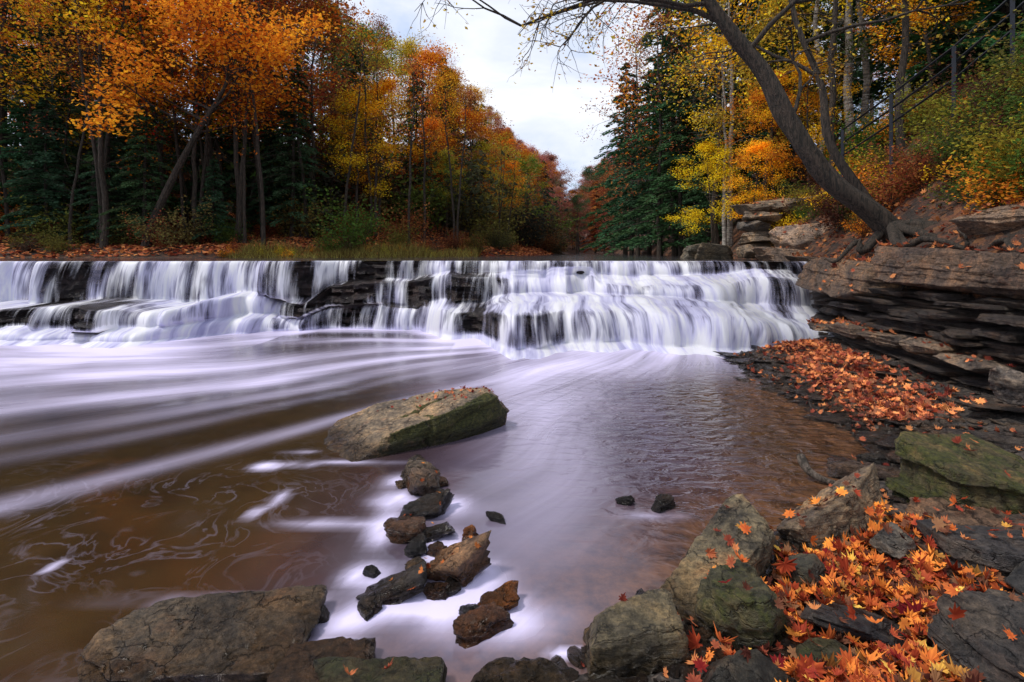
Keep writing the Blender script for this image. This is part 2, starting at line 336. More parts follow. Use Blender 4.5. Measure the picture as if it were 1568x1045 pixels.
# right shale cliff: stacked thin beds
g=Geo(); rr=np.random.RandomState(8)
z=.12
while z<1.12:
    th=rr.uniform(.025,.085); y=3.0
    while y<10.6:
        ln=rr.uniform(.4,1.5); xw=float(XW(y+ln/2)); out=rr.uniform(-.14,.2)-(z-.3)*.15
        dp=1.3
        V,F=rock_geo((dp,ln*1.08,th*1.3),rr.randint(9999),4,(rr.normal(0,.015),rr.normal(0,.02),-math.atan2(float(XW(y+ln)-XW(y)),ln)+rr.normal(0,.09)),
             (xw+dp/2-.12-out,y+ln/2,z+th/2),nch=6,strata=.01,rough=.14,box=.08)
        g.add(V,F); y+=ln
    z+=th*.92
me=g.mesh('shale_cliff',[M_wet]); obj('shale_cliff',me,color=(.075,.062,.058,.15))
for i,(x,y,z_,w,l,h_) in enumerate([(5.15,7.6,.5,.7,.9,.16),(5.1,6.75,.5,.7,.7,.17),(4.95,6.0,.52,.6,.7,.18),(4.85,5.3,.5,.5,.7,.1),(5.15,8.4,.42,.5,.6,.12)]):
    rock('stone_slab',(x,y,z_),(w,l,h_),random.uniform(-12,12),0,0,(.24,.19,.15),.05,90+i,5)
rock('rock_ledge',(5.98,8.35,1.13),(1.75,2.9,.62),-8,2,4,(.21,.145,.1),.08,101,6,nch=6,strata=.04,box=.1)
rock('rock_ledge',(5.75,6.0,1.36),(1.55,2.6,.56),4,2,6,(.15,.105,.08),.12,102,6,nch=6,strata=.04,box=.1)
rock('rock_ledge',(6.15,6.0,1.98),(1.2,1.3,.42),12,0,6,(.26,.2,.16),0,103,6,nch=6)
rock('rock_ledge',(5.95,4.4,1.7),(1.4,1.7,.5),0,0,6,(.2,.15,.12),0,104,5,nch=6)
for i,(x,y,z_,w,l,h_,c) in enumerate([(6.5,13.6,1.65,.95,1.0,.4,TAN),(6.55,13.7,2.02,.85,1,.3,TAN),(6.45,13.7,2.3,.75,.9,.25,GRY),(6.6,13.7,2.55,.8,.9,.22,TAN),(6.5,13.8,2.8,.6,.9,.24,TAN),
    (7.3,12.6,1.95,1.7,1.1,.75,(.4,.31,.25)),(7.1,12.3,1.45,2.6,1.2,.36,(.24,.18,.14)),(8.2,12.2,1.7,1.4,1.1,.5,(.3,.24,.2)),(5.8,14.6,1.6,1.0,1,.5,(.16,.14,.1)),(7.6,14.3,2.9,1.4,1,.5,TAN),(6.9,11.2,1.35,1.2,.9,.3,(.13,.1,.08)),(5.6,15.5,1.5,.8,.8,.7,(.13,.12,.09))]):
    rock('rock_ledge' if w>1.2 else 'stone_block',(x,y,z_),(w,l,h_),random.uniform(-15,15),random.uniform(-4,4),random.uniform(-6,6),c,.1,120+i,5,nch=6)

# gravel and shale chips on the banks
g=Geo(); ky=rr.uniform(1.5,8.8,1900); kx=XS(ky)+np.abs(rr.normal(0,.8,1900))-.12; kz=gz(kx,ky)
for x,y,z_ in zip(kx,ky,kz):
    if x>XW(y)+.1: continue
    s=rr.uniform(.02,.08)*(1 if y<4 else 1.5); flat=rr.uniform(.2,.5)
    V,F=rock_geo((s*1.5,s,s*flat),rr.randint(9999),2,(rr.normal(0,.2),rr.normal(0,.2),rr.uniform(0,6.3)),(x,y,z_+s*.1),nch=3); g.add(V,F)
obj('gravel',g.mesh('gravel',[M_wet],False),color=(.11,.09,.075,0))
g=Geo(); sy=rr.uniform(3.6,8.6,80); sx_=XS(sy)+rr.uniform(0,1,80)**1.3*1.7; sz=gz(sx_,sy)
for x,y,z_ in zip(sx_,sy,sz):
    if x>XW(y): continue
    s=rr.uniform(.12,.42)
    V,F=rock_geo((s*1.8,s*.8,.035),rr.randint(9999),4,(rr.normal(0,.08),rr.normal(0,.08),rr.normal(.0,.6)),(x,y,z_),nch=9,rough=.2,box=.3); g.add(V,F); ROCKBVH.append((V,F))
obj('shale_slabs',g.mesh('shale_slabs',[M_wet]),color=(.1,.083,.075,0))

# ------------------------------------------------------------ waterfall: rock steps + water
xs=np.arange(-17,6.45,.028); nc=len(xs)
def stepn(x,k,f,s):
    u=x*f+k*.37; i=np.floor(u).astype(int); t=u-i; t=np.clip((t-.8)/.2,0,1); t=t*t*(3-2*t)
    z_=np.zeros(len(x)); kk=np.full(len(x),k)
    return (_h(i,kk,z_,s)*(1-t)+_h(i+1,kk,z_,s)*t)-.5
amp=1+.9*np.clip((xs+1.5)/1.5,0,1)
def lipnoise(x,k):
    a=vn(xyz(x*.8,k*7.7,0),11+k)*.3+vn(xyz(x*2.6,k*3.1,0),31+k)*.14
    return (a+stepn(x,k,1.3,5)*.4)*(amp if k>0 else 1)
def profile(x,rockmode):
    c=[(sec(x,k,0),sec(x,k,1)) for k in range(7)]
    o=[lipnoise(x,k) for k in range(3)]
    hz=[(vn(xyz(x*.7,5.5+k,0),50+k)+1.1*stepn(x,k+3,1.0+.3*k,8))*amp**.6 for k in range(3)]
    offs=[o[0]*.6,o[0]*.6,o[1],o[1],o[2],o[2],o[2]*1.2]
    P=[(c[0][0]+.9,np.full(len(x),1.425 if not rockmode else 1.36))]
    zo=[hz[2]*0,hz[0]*.1,hz[0]*.1,hz[1]*.09,hz[1]*.09,hz[2]*.02,hz[2]*0]
    for k in range(7): P.append((c[k][0]+offs[k],c[k][1]+zo[k]))
    return P
nseg=[8,16,14,18,18,18,12]
def build(rockmode):
    P=profile(xs,rockmode); rows=[]
    for s in range(7):
        (y0,z0),(y1,z1)=P[s],P[s+1]; n=nseg[s]; drop=s in(1,3,5)
        for i in range(n if s<6 else n+1):
            t=i/n
            if drop and not rockmode:
                yy=y0+(y1-y0-.10)*math.sin(t*math.pi/2)**.8; zz=z0+(z1-z0)*(t**1.4)
            elif not drop and not rockmode and s>0:
                yy=(y0-.10*(1-t)**2)+(y1-y0)*t; zz=z0+(z1-z0)*t
            else: yy=y0+(y1-y0)*t; zz=z0+(z1-z0)*t
            if s in (2,4):
                q=t*2.2+.5*vn(xyz(xs*.9,s*3.,0),88); qs=(np.floor(q)+np.clip((q-np.floor(q)-.7)/.3,0,1))/2.2; zz=zz+(z1-z0)*(np.clip(qs,0,1)-t)*.8*np.clip(amp-1,0,1)*math.sin(t*math.pi)
            if rockmode:
                zz=zz-.035
                if drop:
                    li=np.floor((zz+1)/.075+vn(xyz(xs*.6,0,0),77)*.5).astype(int)
                    bl=_h(np.floor(xs*1.9+li*1.37).astype(int),li,li*0,3)
                    yy=yy+.02+bl*.3*math.sin(min(1,t*1.6+.1)*math.pi*.75)+.03*fbm(xyz(xs*9,0,zz*9),2,4)
                else: yy=yy+.03; zz=zz+.05*fbm(xyz(xs*2.5,yy*2.5,0),3,6)*(s>0)
            rows.append(np.stack([xs,yy,zz],1))
    return np.array(rows)
Rk=build(True); nr=len(Rk)
me=mesh_np('waterfall_rock_ledges',Rk.reshape(-1,3),[grid_faces(nr,nc)[:,::-1]],[M_wet],smooth=False)
obj('waterfall_rock_ledges',me,color=(.034,.026,.029,.0))
W=build(False); d=np.linalg.norm(np.diff(W,axis=0),axis=2); arc=np.vstack([np.zeros(nc),np.cumsum(d,0)])
U=np.repeat(xs[None,:],nr,0)
n1=fbm(xyz(U*5.5,arc*.5,0),3,13).reshape(nr,nc); n2=vn(xyz(U*1.3,arc*.25,0),17).reshape(nr,nc)
W[:,:,1]-=.035*n1+.05*n2*np.clip(arc-1,0,1); W[:,:,2]+=.012*n1*(arc>.8)
rowseg=np.concatenate([[s]*(nseg[s]+(s==6)) for s in range(7)])
CX=[-17,-11.5,-9.8,-9.5,-6.6,-5.8,-5,-4.0,-3.1,-2.5,-2.0,-1.5,-1.0,-.5,0,2,4.6,5.2,6.4]
def cv(v): return np.interp(xs,CX,v)
c0=cv([.8,.8,.75,.55,.6,.55,.65,.6,.45,.65,.4,.6,.45,.35,.8,.85,.85,.55,.5])
c1=cv([.65,.65,.48,.36,.44,.36,.48,.4,.34,.55,.25,.5,.25,.32,.56,.54,.64,.45,.4])
c2=cv([.8,.8,.65,.45,.45,.75,.45,.35,.4,.66,.25,.66,.35,.5,.9,.88,.95,.6,.5])
c3=cv([.4,.4,.42,.4,.4,.75,.36,.25,.33,.58,.2,.62,.4,.48,.74,.7,.78,.55,.45])
c4=cv([.9,.9,.9,.9,.9,.95,.52,.35,.4,.58,.3,.72,.5,.6,.82,.78,.85,.65,.55])
c5=cv([1,1,1,1,1,1,.55,.5,.5,.6,.5,.72,.45,.52,.58,.56,.66,.6,.5])
c6=cv([1,1,1,1,1,1,.9,.8,.8,.8,.8,.9,.8,.85,.95,.9,.9,.75,.65])
cov=np.array([[c0,c1,c2,c3,c4,c5,c6][s] for s in rowseg])
for _ in range(3): cov[1:-1]=(cov[:-2]+cov[1:-1]+cov[2:])/3
patch=fbm(xyz(U*.75,arc*.9,3.3),3,61).reshape(nr,nc); patch2=fbm(xyz(U*2.6,arc*.7,8.3),2,71).reshape(nr,nc)
stp=np.array([stepn(xs,9+s,1.1,15) for s in rowseg])
cov=cov+(.42*patch+.26*patch2+.28*stp)*np.clip(1.25-cov,.15,1)
cov=np.clip(cov,0,1.1)*np.clip((6.35-U)/.15,0,1)
m,nt,N,L=nm('falling_water'); tc=N.new('ShaderNodeTexCoord'); uv=tc.outputs['UV']
A1=noise(nt,mapping(nt,uv,(2.2,.5,1)),1.0,3,.6,.25); A2=noise(nt,mapping(nt,uv,(9,.8,1)),1.0,4,.6,.5); A3=noise(nt,mapping(nt,uv,(45,1.2,1)),1.0,2,.5)
cvv=attr(nt,'cov')
sm=mth(nt,'ADD',mth(nt,'ADD',mth(nt,'MULTIPLY',A1,.7),mth(nt,'MULTIPLY',A2,.5)),mth(nt,'MULTIPLY',A3,.14))
al=mth(nt,'ADD',mth(nt,'MULTIPLY',mth(nt,'SUBTRACT',sm,.67),4.2),mth(nt,'MULTIPLY',mth(nt,'SUBTRACT',cvv,.45),2.8))
al=mth(nt,'ADD',al,.42,True)
al=mth(nt,'POWER',al,1.5)
colr=ramp(nt,mth(nt,'ADD',mth(nt,'MULTIPLY',A2,.4),mth(nt,'MULTIPLY',A1,.6)),[(.34,(.34,.33,.56)),(.47,(.68,.67,.9)),(.56,(.94,.94,.99))])  # white water with lavender-blue shadows painted in as streaks
p=nd(nt,'ShaderNodeBsdfPrincipled',_Roughness=.5); L.new(colr,p.inputs['Base Color']); 
L.new(bump(nt,mth(nt,'ADD',A2,A1),.3,.05),p.inputs['Normal'])
tl=nd(nt,'ShaderNodeBsdfTranslucent'); L.new(colr,tl.inputs[0]); mt=nd(nt,'ShaderNodeMixShader',_Fac=.3); L.new(p.outputs[0],mt.inputs[1]); L.new(tl.outputs[0],mt.inputs[2])
tr=N.new('ShaderNodeBsdfTransparent'); mx=N.new('ShaderNodeMixShader'); L.new(al,mx.inputs[0]); L.new(tr.outputs[0],mx.inputs[1]); L.new(mt.outputs[0],mx.inputs[2])
o=N.new('ShaderNodeOutputMaterial'); L.new(mx.outputs[0],o.inputs[0])
W0=nseg[0]-3
UW=U+.16*fbm(xyz(U*.9,arc*.8,5),2,91).reshape(nr,nc)*np.clip(arc-.9,0,1.5)
me=mesh_np('waterfall',W[W0:].reshape(-1,3),[grid_faces(nr-W0,nc)[:,::-1]],[m],smooth=True,attrs={'cov':cov[W0:].ravel()},uv=np.stack([UW[W0:].ravel(),arc[W0:].ravel()],1))
obj('waterfall',me)

# upper river
m,nt,N,L=nm('river_water'); geo=N.new('ShaderNodeNewGeometry')
p=nd(nt,'ShaderNodeBsdfPrincipled',_Roughness=.12); p.inputs['Base Color'].default_value=(.05,.045,.05,1)
L.new(bump(nt,noise(nt,mapping(nt,geo.outputs['Position'],(1,3,1)),1.5,3),.25,.05),p.inputs['Normal'])
o=N.new('ShaderNodeOutputMaterial'); L.new(p.outputs[0],o.inputs[0])
ux=np.arange(-17,6.5,.25); yy0=ylip(ux)+.32
V=np.concatenate([np.stack([ux,yy0,ux*0+1.43],1),np.stack([ux,ux*0+26,ux*0+1.43],1)]); n=len(ux)
i=np.arange(n-1); F=np.stack([i,i+1,i+n+1,i+n],1)
V=np.concatenate([V,[[-60,26,1.43],[60,26,1.43],[60,180,1.43],[-60,180,1.43],[-60,11,1.43],[-17,11,1.43],[-17,26,1.43],[6.5,11,1.43],[12,11,1.43],[12,26,1.43],[6.5,26,1.43]]])
k=2*n; F=np.concatenate([F,[[k,k+1,k+2,k+3],[k+4,k+5,k+6,k],[k+7,k+8,k+9,k+10]]])
obj('upper_river',mesh_np('upper_river',V,[F],[m]))

# ------------------------------------------------------------ lower pool
px=np.arange(-17,6.6,.05); py=np.concatenate([np.arange(-2,1.5,.3),np.arange(1.5,12,.05)]); X,Y=np.meshgrid(px,py)
r=np.hypot(11.2-Y,4.3-X)
s=(11.2-Y)/np.maximum(4.3-X,.25)
th=np.arctan2(11.2-Y,4.3-X)
th2=th+.10*fbm(xyz(X*.28,Y*.28,1),3,14).reshape(X.shape)
base=sec(X,5,0); db=base-Y
G=lambda a,c,w: np.exp(-((a-c)/w)**2)
wob=fbm(xyz(X*.3,Y*.3,0),3,4).reshape(X.shape)*.13
ss=s+wob; am_=.5+1.0*np.clip(fbm(xyz(X*.45,Y*.45,2),3,24).reshape(X.shape)+.45,0,1)
foam_and_glow=np.where(db>0,np.exp(-(np.maximum(db,0)/np.where(X<-4.5,1.5,np.where(X<-1,.45,1.1)))**2),1)*1.0
lf=np.clip((1.2-X)/2.5,0,1)
foam_and_glow+=am_*lf*(G(ss,.31,.06)*.9+G(ss,.42,.05)*.8+G(ss,.56,.06)*.75+G(ss,.70,.04)*.38+G(ss,.8,.03)*.2)+lf*G(s+wob*.3,1.02,.03)*.42*np.clip((r-5)/2,0,1)
foam_and_glow*=1-.9*np.exp(-(((X+4.0)/1.6)**2+((Y-8.8)/.8)**2))
foam_and_glow+=.75*G(X+.05*(Y-5),.9,1.9)*G(Y,7.3,.75)
foam_and_glow+=.42*G(X,.2,.5)*np.clip((Y-2.6)/1.5,0,1)*np.clip((7.5-Y)/1,0,1)  # mid-pool haze: partly mist, partly sky reflection painted in as pale foam colour
foam_and_glow+=.12*G(X,-.1,.65)*G(Y,2.6,.8)
foam_and_glow+=.35*G(X,.3,1.3)*G(Y,5.9,.9)
foam_and_glow*=1-.8*np.clip((X-1.0)/.6,0,1)*np.clip((6.7-Y)/.8,0,1)
rn=fbm(xyz(X*5,Y*5,0),3,33).reshape(X.shape)
for (a,b,w,h_,am) in [(-1.87,3.92,.1,.07,1.2),(-1.62,3.95,.1,.05,1.1),(-1.55,3.4,.04,.1,.8),(-1.62,3.22,.04,.08,.6),(-1.75,4.2,.12,.04,.6),(-.8,3.42,.14,.1,1.3),(-.74,3.66,.16,.12,1.3),(-1.1,3.1,.3,.05,.5),(-.72,2.6,.12,.1,1.1),(-.4,2.86,.12,.18,1.3),(-.24,2.56,.18,.16,.9),(.6,2.3,.03,.02,.9),(-2.4,2.68,.03,.05,.9),(.22,2.1,.06,.03,.9),(-1.35,1.88,.6,.05,.8),(-.75,2.3,.14,.08,.9),(-1.2,4.0,.4,.04,.5),(-.5,3.3,.26,.14,.9),(-.5,2.4,.3,.1,.8),(-.1,2.3,.28,.14,.7),(-.75,2.1,.12,.1,.7),(-.75,3.05,.1,.16,.9),(-1.25,2.42,.5,.04,.6),(.9,3.2,.2,.05,.5)]:
    foam_and_glow+=am*np.exp(-(((X-a)/w)**2+((Y-b)/h_)**2)**1.3)*np.clip(1+1.4*rn,0,1.6)
rip=np.clip(np.exp(-(((X-1.9)/1.2)**2+((Y-5.2)/1.7)**2))*1.3,0,1)
swirl=np.exp(-(((X+2.2)/1.4)**2+((Y-3.0)/1.1)**2))
shal=np.clip(1-(XS(Y)-X)/1.5,0,1)*np.clip((7-Y),0,1)
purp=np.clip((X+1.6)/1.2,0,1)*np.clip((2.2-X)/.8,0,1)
m,nt,N,L=nm('pool_water'); tc=N.new('ShaderNodeTexCoord'); uv=tc.outputs['UV']; geo=N.new('ShaderNodeNewGeometry'); pos=geo.outputs['Position']
f=attr(nt,'foam_and_glow'); a=noise(nt,mapping(nt,uv,(.3,1.6,1)),1.0,4,.55,.5); b=noise(nt,mapping(nt,uv,(.45,7,1)),1.0,4,.6,.6)
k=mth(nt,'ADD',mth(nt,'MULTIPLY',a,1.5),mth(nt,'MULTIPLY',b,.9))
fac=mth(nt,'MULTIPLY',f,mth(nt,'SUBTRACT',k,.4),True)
nsw=noise(nt,pos,2.2,3,.5,2.4); rid=mth(nt,'SUBTRACT',1.0,mth(nt,'MULTIPLY',mth(nt,'ABSOLUTE',mth(nt,'SUBTRACT',nsw,.5)),26),True)
rid=mth(nt,'MULTIPLY',mth(nt,'MULTIPLY',rid,attr(nt,'swirl')),mth(nt,'MULTIPLY',mth(nt,'SUBTRACT',noise(nt,pos,1.8,3),.4),.5,True))
fac=mth(nt,'ADD',fac,rid,True)
bn=noise(nt,pos,.8,5); brown=ramp(nt,bn,[(.3,(.015,.0095,.006)),(.7,(.055,.033,.014))])
brown=mix(nt,mth(nt,'MULTIPLY',attr(nt,'purple_sheen'),.75),brown,ramp(nt,bn,[(.3,(.035,.02,.035)),(.7,(.07,.042,.065))]))  # purple sheen of the middle pool painted into the base colour
bed=noise(nt,pos,7,6,.7); brown=mix(nt,attr(nt,'shallow'),brown,ramp(nt,bed,[(.35,(.03,.016,.01)),(.65,(.15,.07,.035))]))
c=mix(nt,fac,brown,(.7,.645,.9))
p=nd(nt,'ShaderNodeBsdfPrincipled'); p.inputs['IOR'].default_value=1.5; L.new(c,p.inputs['Base Color']); L.new(mth(nt,'ADD',mth(nt,'MULTIPLY',fac,.4),.11),p.inputs['Roughness'])
p.inputs['Specular Tint'].default_value=(1,.86,1,1)
rv=noise(nt,mapping(nt,pos,(4.5,9,1)),1.0,3,.5,.7)
h=mth(nt,'ADD',mth(nt,'MULTIPLY',rv,mth(nt,'MULTIPLY',attr(nt,'ripple'),1.7)),mth(nt,'MULTIPLY',noise(nt,pos,1.2,2),.25))
L.new(bump(nt,h,.7,.1),p.inputs['Normal'])
o=N.new('ShaderNodeOutputMaterial'); L.new(p.outputs[0],o.inputs[0])
zz=.012*fbm(xyz(X*.6,Y*.6,0),2,8).reshape(X.shape)
me=mesh_np('pool_water',xyz(X,Y,zz),[grid_faces(*X.shape)],[m],smooth=True,attrs={'foam_and_glow':np.clip(foam_and_glow,0,1.3).ravel(),'ripple':rip.ravel(),'swirl':swirl.ravel(),'shallow':shal.ravel(),'purple_sheen':purp.ravel()},uv=np.stack([r.ravel(),(th2*7).ravel()],1))
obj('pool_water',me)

# ------------------------------------------------------------ trees
def leaf_quads(Cn,size,r,flat=.5,asp=.6,axis=None):
    n=len(Cn); a=r.normal(0,1,(n,3)) if axis is None else axis+r.normal(0,.25,(n,3)); a[:,2]*=flat
    a/=np.linalg.norm(a,axis=1)[:,None]+1e-9
    nn=r.normal(0,1,(n,3)); nn[:,2]=np.abs(nn[:,2])+.6; b=np.cross(a,nn); b/=np.linalg.norm(b,axis=1)[:,None]+1e-9
    s=size*r.uniform(.6,1.35,(n,1)); c=np.cross(a,b)
    V=np.stack([Cn-a*s*.5,Cn+b*s*asp*.5+a*s*.05+c*s*.12,Cn+a*s*.5,Cn-b*s*asp*.5+a*s*.05+c*s*.12],1).reshape(-1,3)
    i=np.arange(n)[:,None]*4+np.arange(4)[None,:]
    return V,i
def grow(g,r,p,d,Lh,rad,depth,tips,lift=.05,sides=5,kids=3,wander=.22,mat=0):
    n=6; P=[p]; dd=d/np.linalg.norm(d)
    for i in range(n-1):
        dd=dd+r.normal(0,wander,3)*.6; dd[2]+=lift; dd/=np.linalg.norm(dd); P.append(P[-1]+dd*Lh/(n-1))
    P=np.array(P); V,F=tube(P,np.linspace(rad,rad*.35,n),sides); g.add(V,F,mat)
    if depth<=1: 
        for q in P[2:]: tips.append(q)
    if depth>0:
        for c in range(kids):
            i=r.randint(2,n); ax=r.normal(0,1,3); ax-=ax.dot(dd)*dd; ax/=np.linalg.norm(ax)
            nd_=(P[i]-P[i-1]); nd_/=np.linalg.norm(nd_)
            grow(g,r,P[i],nd_*.75+ax*.75,Lh*r.uniform(.45,.7),rad*.5,depth-1,tips,lift,max(3,sides-1),kids,wander,mat)
def decid(seed,H,cb,cr,nleaf,ls,tr=.16,bark=M_bark,lean=(0,0),limbs=15,sig=.38,kids=3):
    r=np.random.RandomState(seed); g=Geo(); n=12
    t=np.linspace(0,1,n); P=np.stack([lean[0]*t**1.3*H+np.cumsum(r.normal(0,.06,n)),lean[1]*t*H+np.cumsum(r.normal(0,.06,n)),t*H*.93],1); P[0,:2]=0
    P=np.vstack([[0,0,-.6],P]); rad=np.concatenate([[tr*1.5],tr*(1-t)**.8*.95+.02]); rad[1]*=1.25
    V,F=tube(P,rad,9,.12,seed); g.add(V,F,0)
    tips=[]
    for i in range(limbs):
        u=cb+(1-cb)*(i+r.rand())/limbs; k=min(u*(n-1),n-1.01); a=P[1+int(k)]+(P[2+int(k)]-P[1+int(k)])*(k%1)
        az=i*2.4+r.rand(); w=(u-cb)/(1-cb); el=.25+.9*w
        prof=(math.sin(math.pi*min(1,w*.75+.22)))**.7
        grow(g,r,a,np.array([math.cos(az)*math.cos(el),math.sin(az)*math.cos(el),math.sin(el)]),cr*prof*.8,tr*.32*(1.1-u*.7),2,tips,.05,5,kids)
    for i in range(5):
        u=r.uniform(.2,cb); a=P[1+int(u*(n-1))]; az=r.uniform(0,6.28)
        grow(g,r,a,np.array([math.cos(az),math.sin(az),.3]),cr*.5,tr*.12,1,[],.0,4,3)
    T=np.array(tips); ct=r.rand(len(T)); idx=r.randint(0,len(T),nleaf)
    keep=r.rand(len(T))>.25; idx=idx[keep[idx]]
    Cn=T[idx]+r.normal(0,1,(len(idx),3))*np.array([sig,sig,sig*.5])
    V,F=leaf_quads(Cn,ls,r); tint=np.repeat(np.clip(ct[idx]*.65+r.rand(len(idx))*.5-.08,0,1),4); g.add(V,F,1,tint)
    return g.mesh('tree_%d'%seed,[bark,M_leaf],False)
def conif(seed,H,R_,nb=85,per=130,ls=.26,base=.1):
    r=np.random.RandomState(seed); g=Geo(); t=np.linspace(0,1,10)
    P=np.stack([np.cumsum(r.normal(0,.03,10)),np.cumsum(r.normal(0,.03,10)),t*H],1); P[0,2]=-.5
    V,F=tube(P,(H*.012)*(1-t)+.015,8); g.add(V,F,0)
    for i in range(nb):
        u=base+(1-base)*(i/nb)**.9; az=i*2.4+r.rand()*.8; L_=R_*(1.02-u)**.75*r.uniform(.5,1.15)+.15
        z0=u*H+r.normal(0,.1); n=6; s=np.linspace(0,1,n); dx,dy=math.cos(az),math.sin(az)
        q=np.stack([dx*s*L_,dy*s*L_,z0+.12*L_*s-.38*L_*s**2+r.normal(0,.02,n)],1); q[:,0]+=np.interp(z0,P[:,2],P[:,0]); q[:,1]+=np.interp(z0,P[:,2],P[:,1])
        V,F=tube(q,np.linspace(.03,.006,n),4); g.add(V,F,0)
        m_=int(per*(L_/R_+.25)); tt=r.uniform(.12,1,m_); lat=r.uniform(-1,1,m_)*L_*.42*(1.15-tt)
        c=np.stack([np.interp(tt,s,q[:,k]) for k in range(3)],1)
        c[:,0]+=-dy*lat+dx*abs(lat)*.4; c[:,1]+=dx*lat+dy*abs(lat)*.4; c[:,2]-=abs(lat)*.3+r.uniform(0,.2,m_)
        ax=np.stack([dx-dy*np.sign(lat)*.8,dy+dx*np.sign(lat)*.8,lat*0-.3],1)
        V,F=leaf_quads(c,ls,r,1,.42,ax); g.add(V,F,1,np.repeat(np.clip(r.rand()*.6+r.rand(m_)*.4,0,1),4))
    return g.mesh('conifer_%d'%seed,[M_bark,M_needle],False)
def bushm(seed,Rr,H,nl,ls,stems=9):
    r=np.random.RandomState(seed); g=Geo(); tips=[]
    for i in range(stems):
        az=r.uniform(0,6.28); grow(g,r,np.array([r.normal(0,.1),r.normal(0,.1),-.1]),np.array([math.cos(az)*.7,math.sin(az)*.7,1.]),H*r.uniform(.6,1),.014,1,tips,.0,3,3)
    T=np.array(tips); idx=r.randint(0,len(T),nl); Cn=T[idx]+r.normal(0,1,(nl,3))*Rr*.16
    V,F=leaf_quads(Cn,ls,r); g.add(V,F,1,np.repeat(np.clip(r.rand(len(T))[idx]*.5+r.rand(nl)*.5,0,1),4))
    return g.mesh('shrub_%d'%seed,[M_bark,M_leaf],False)
TD=[decid(1,14,.38,3.9,13000,.16,.15),decid(2,15,.45,3.6,12000,.16,.17),decid(3,13,.3,4.2,13000,.16,.13,lean=(.12,.0)),decid(4,16,.5,3.6,11000,.16,.17),decid(5,12,.28,3.4,12000,.15,.12,lean=(-.1,.05))]
TS=[decid(11,15,.4,3.6,2600,.14,.13,limbs=18),decid(12,13,.35,3.4,3000,.14,.11,limbs=16),decid(13,14,.5,2.6,1200,.14,.09,limbs=12,lean=(.06,0)),decid(14,13,.5,2.4,900,.14,.08,limbs=12,lean=(-.08,0))]
TB=[decid(21,13,.55,2.4,3500,.13,.12,M_birch,limbs=12),decid(22,11,.6,2.0,3000,.12,.1,M_birch,(-.03,0),limbs=10)]
TC=[conif(31,13,3.2),conif(32,15,3.4,95),conif(33,9,2.4,70)]
HT={id(m_):h_ for m_,h_ in zip(TD+TS+TB+TC,[14,15,13,16,12,15,13,14,13,13,11,13,15,9])}
TBU=[bushm(41,1.0,1.3,1500,.09),bushm(42,1.2,1.6,1700,.10),bushm(43,.7,.8,900,.08)]
OR=(.66,.19,.024);OR2=(.76,.29,.03);YE=(.95,.56,.03);RU=(.32,.085,.04);GR=(.1,.15,.03);YG=(.45,.4,.045);CG=(.06,.125,.055);GG=(.2,.19,.055);PK=(.46,.17,.13);RB=(.4,.12,.05);YO=(.82,.41,.03)
far=bpy.data.objects.new('distant_forest',None); COL.objects.link(far)
pr=np.random.RandomState(77)
# skyline: the tree line of the valley drops towards the river gap (tan of elevation by bearing)
def skyl(b): return np.interp(b,[-2,-.36,-.32,-.25,-.17,-.10,-.05,-.01,.03,.09,.108,.125,.15,.17,.2,.24,2],[2,2,.5,.44,.42,.38,.33,.25,.21,.18,.09,.12,.27,.36,.44,2,2])
def put(kind,x,y,sc=1,color=OR,v=None,rz=None,name=None,dz=0,ww=1.7,smin=.22):
    lst={'d':TD,'s':TS,'b':TB,'c':TC,'u':TBU}[kind]; v=pr.randint(len(lst)) if v is None else v
    nmz={'d':'maple_tree','s':'bare_tree','b':'birch_tree','c':'hemlock_tree','u':'shrub'}[kind] if name is None else name
    c=np.array(color)*pr.uniform(.85,1.15,3)*pr.uniform(.85,1.15); z0=gz1(x,y)
    s_=sc*pr.uniform(.93,1.07)
    if kind!='u':
        w=ww*s_; lim=min(skyl((x-w)/y),skyl(x/y),skyl((x+w)/y)); mh=(lim*y+1.65-z0)/(HT[id(lst[v])]*1.0)
        s_=min(s_,mh)
        if s_<smin: return None
    fa=y>36
    return obj('tree' if fa else nmz,lst[v],(x,y,z0-.05+dz),(0,0,pr.uniform(0,6.28) if rz is None else rz),s_,tuple(c),far if fa else None)
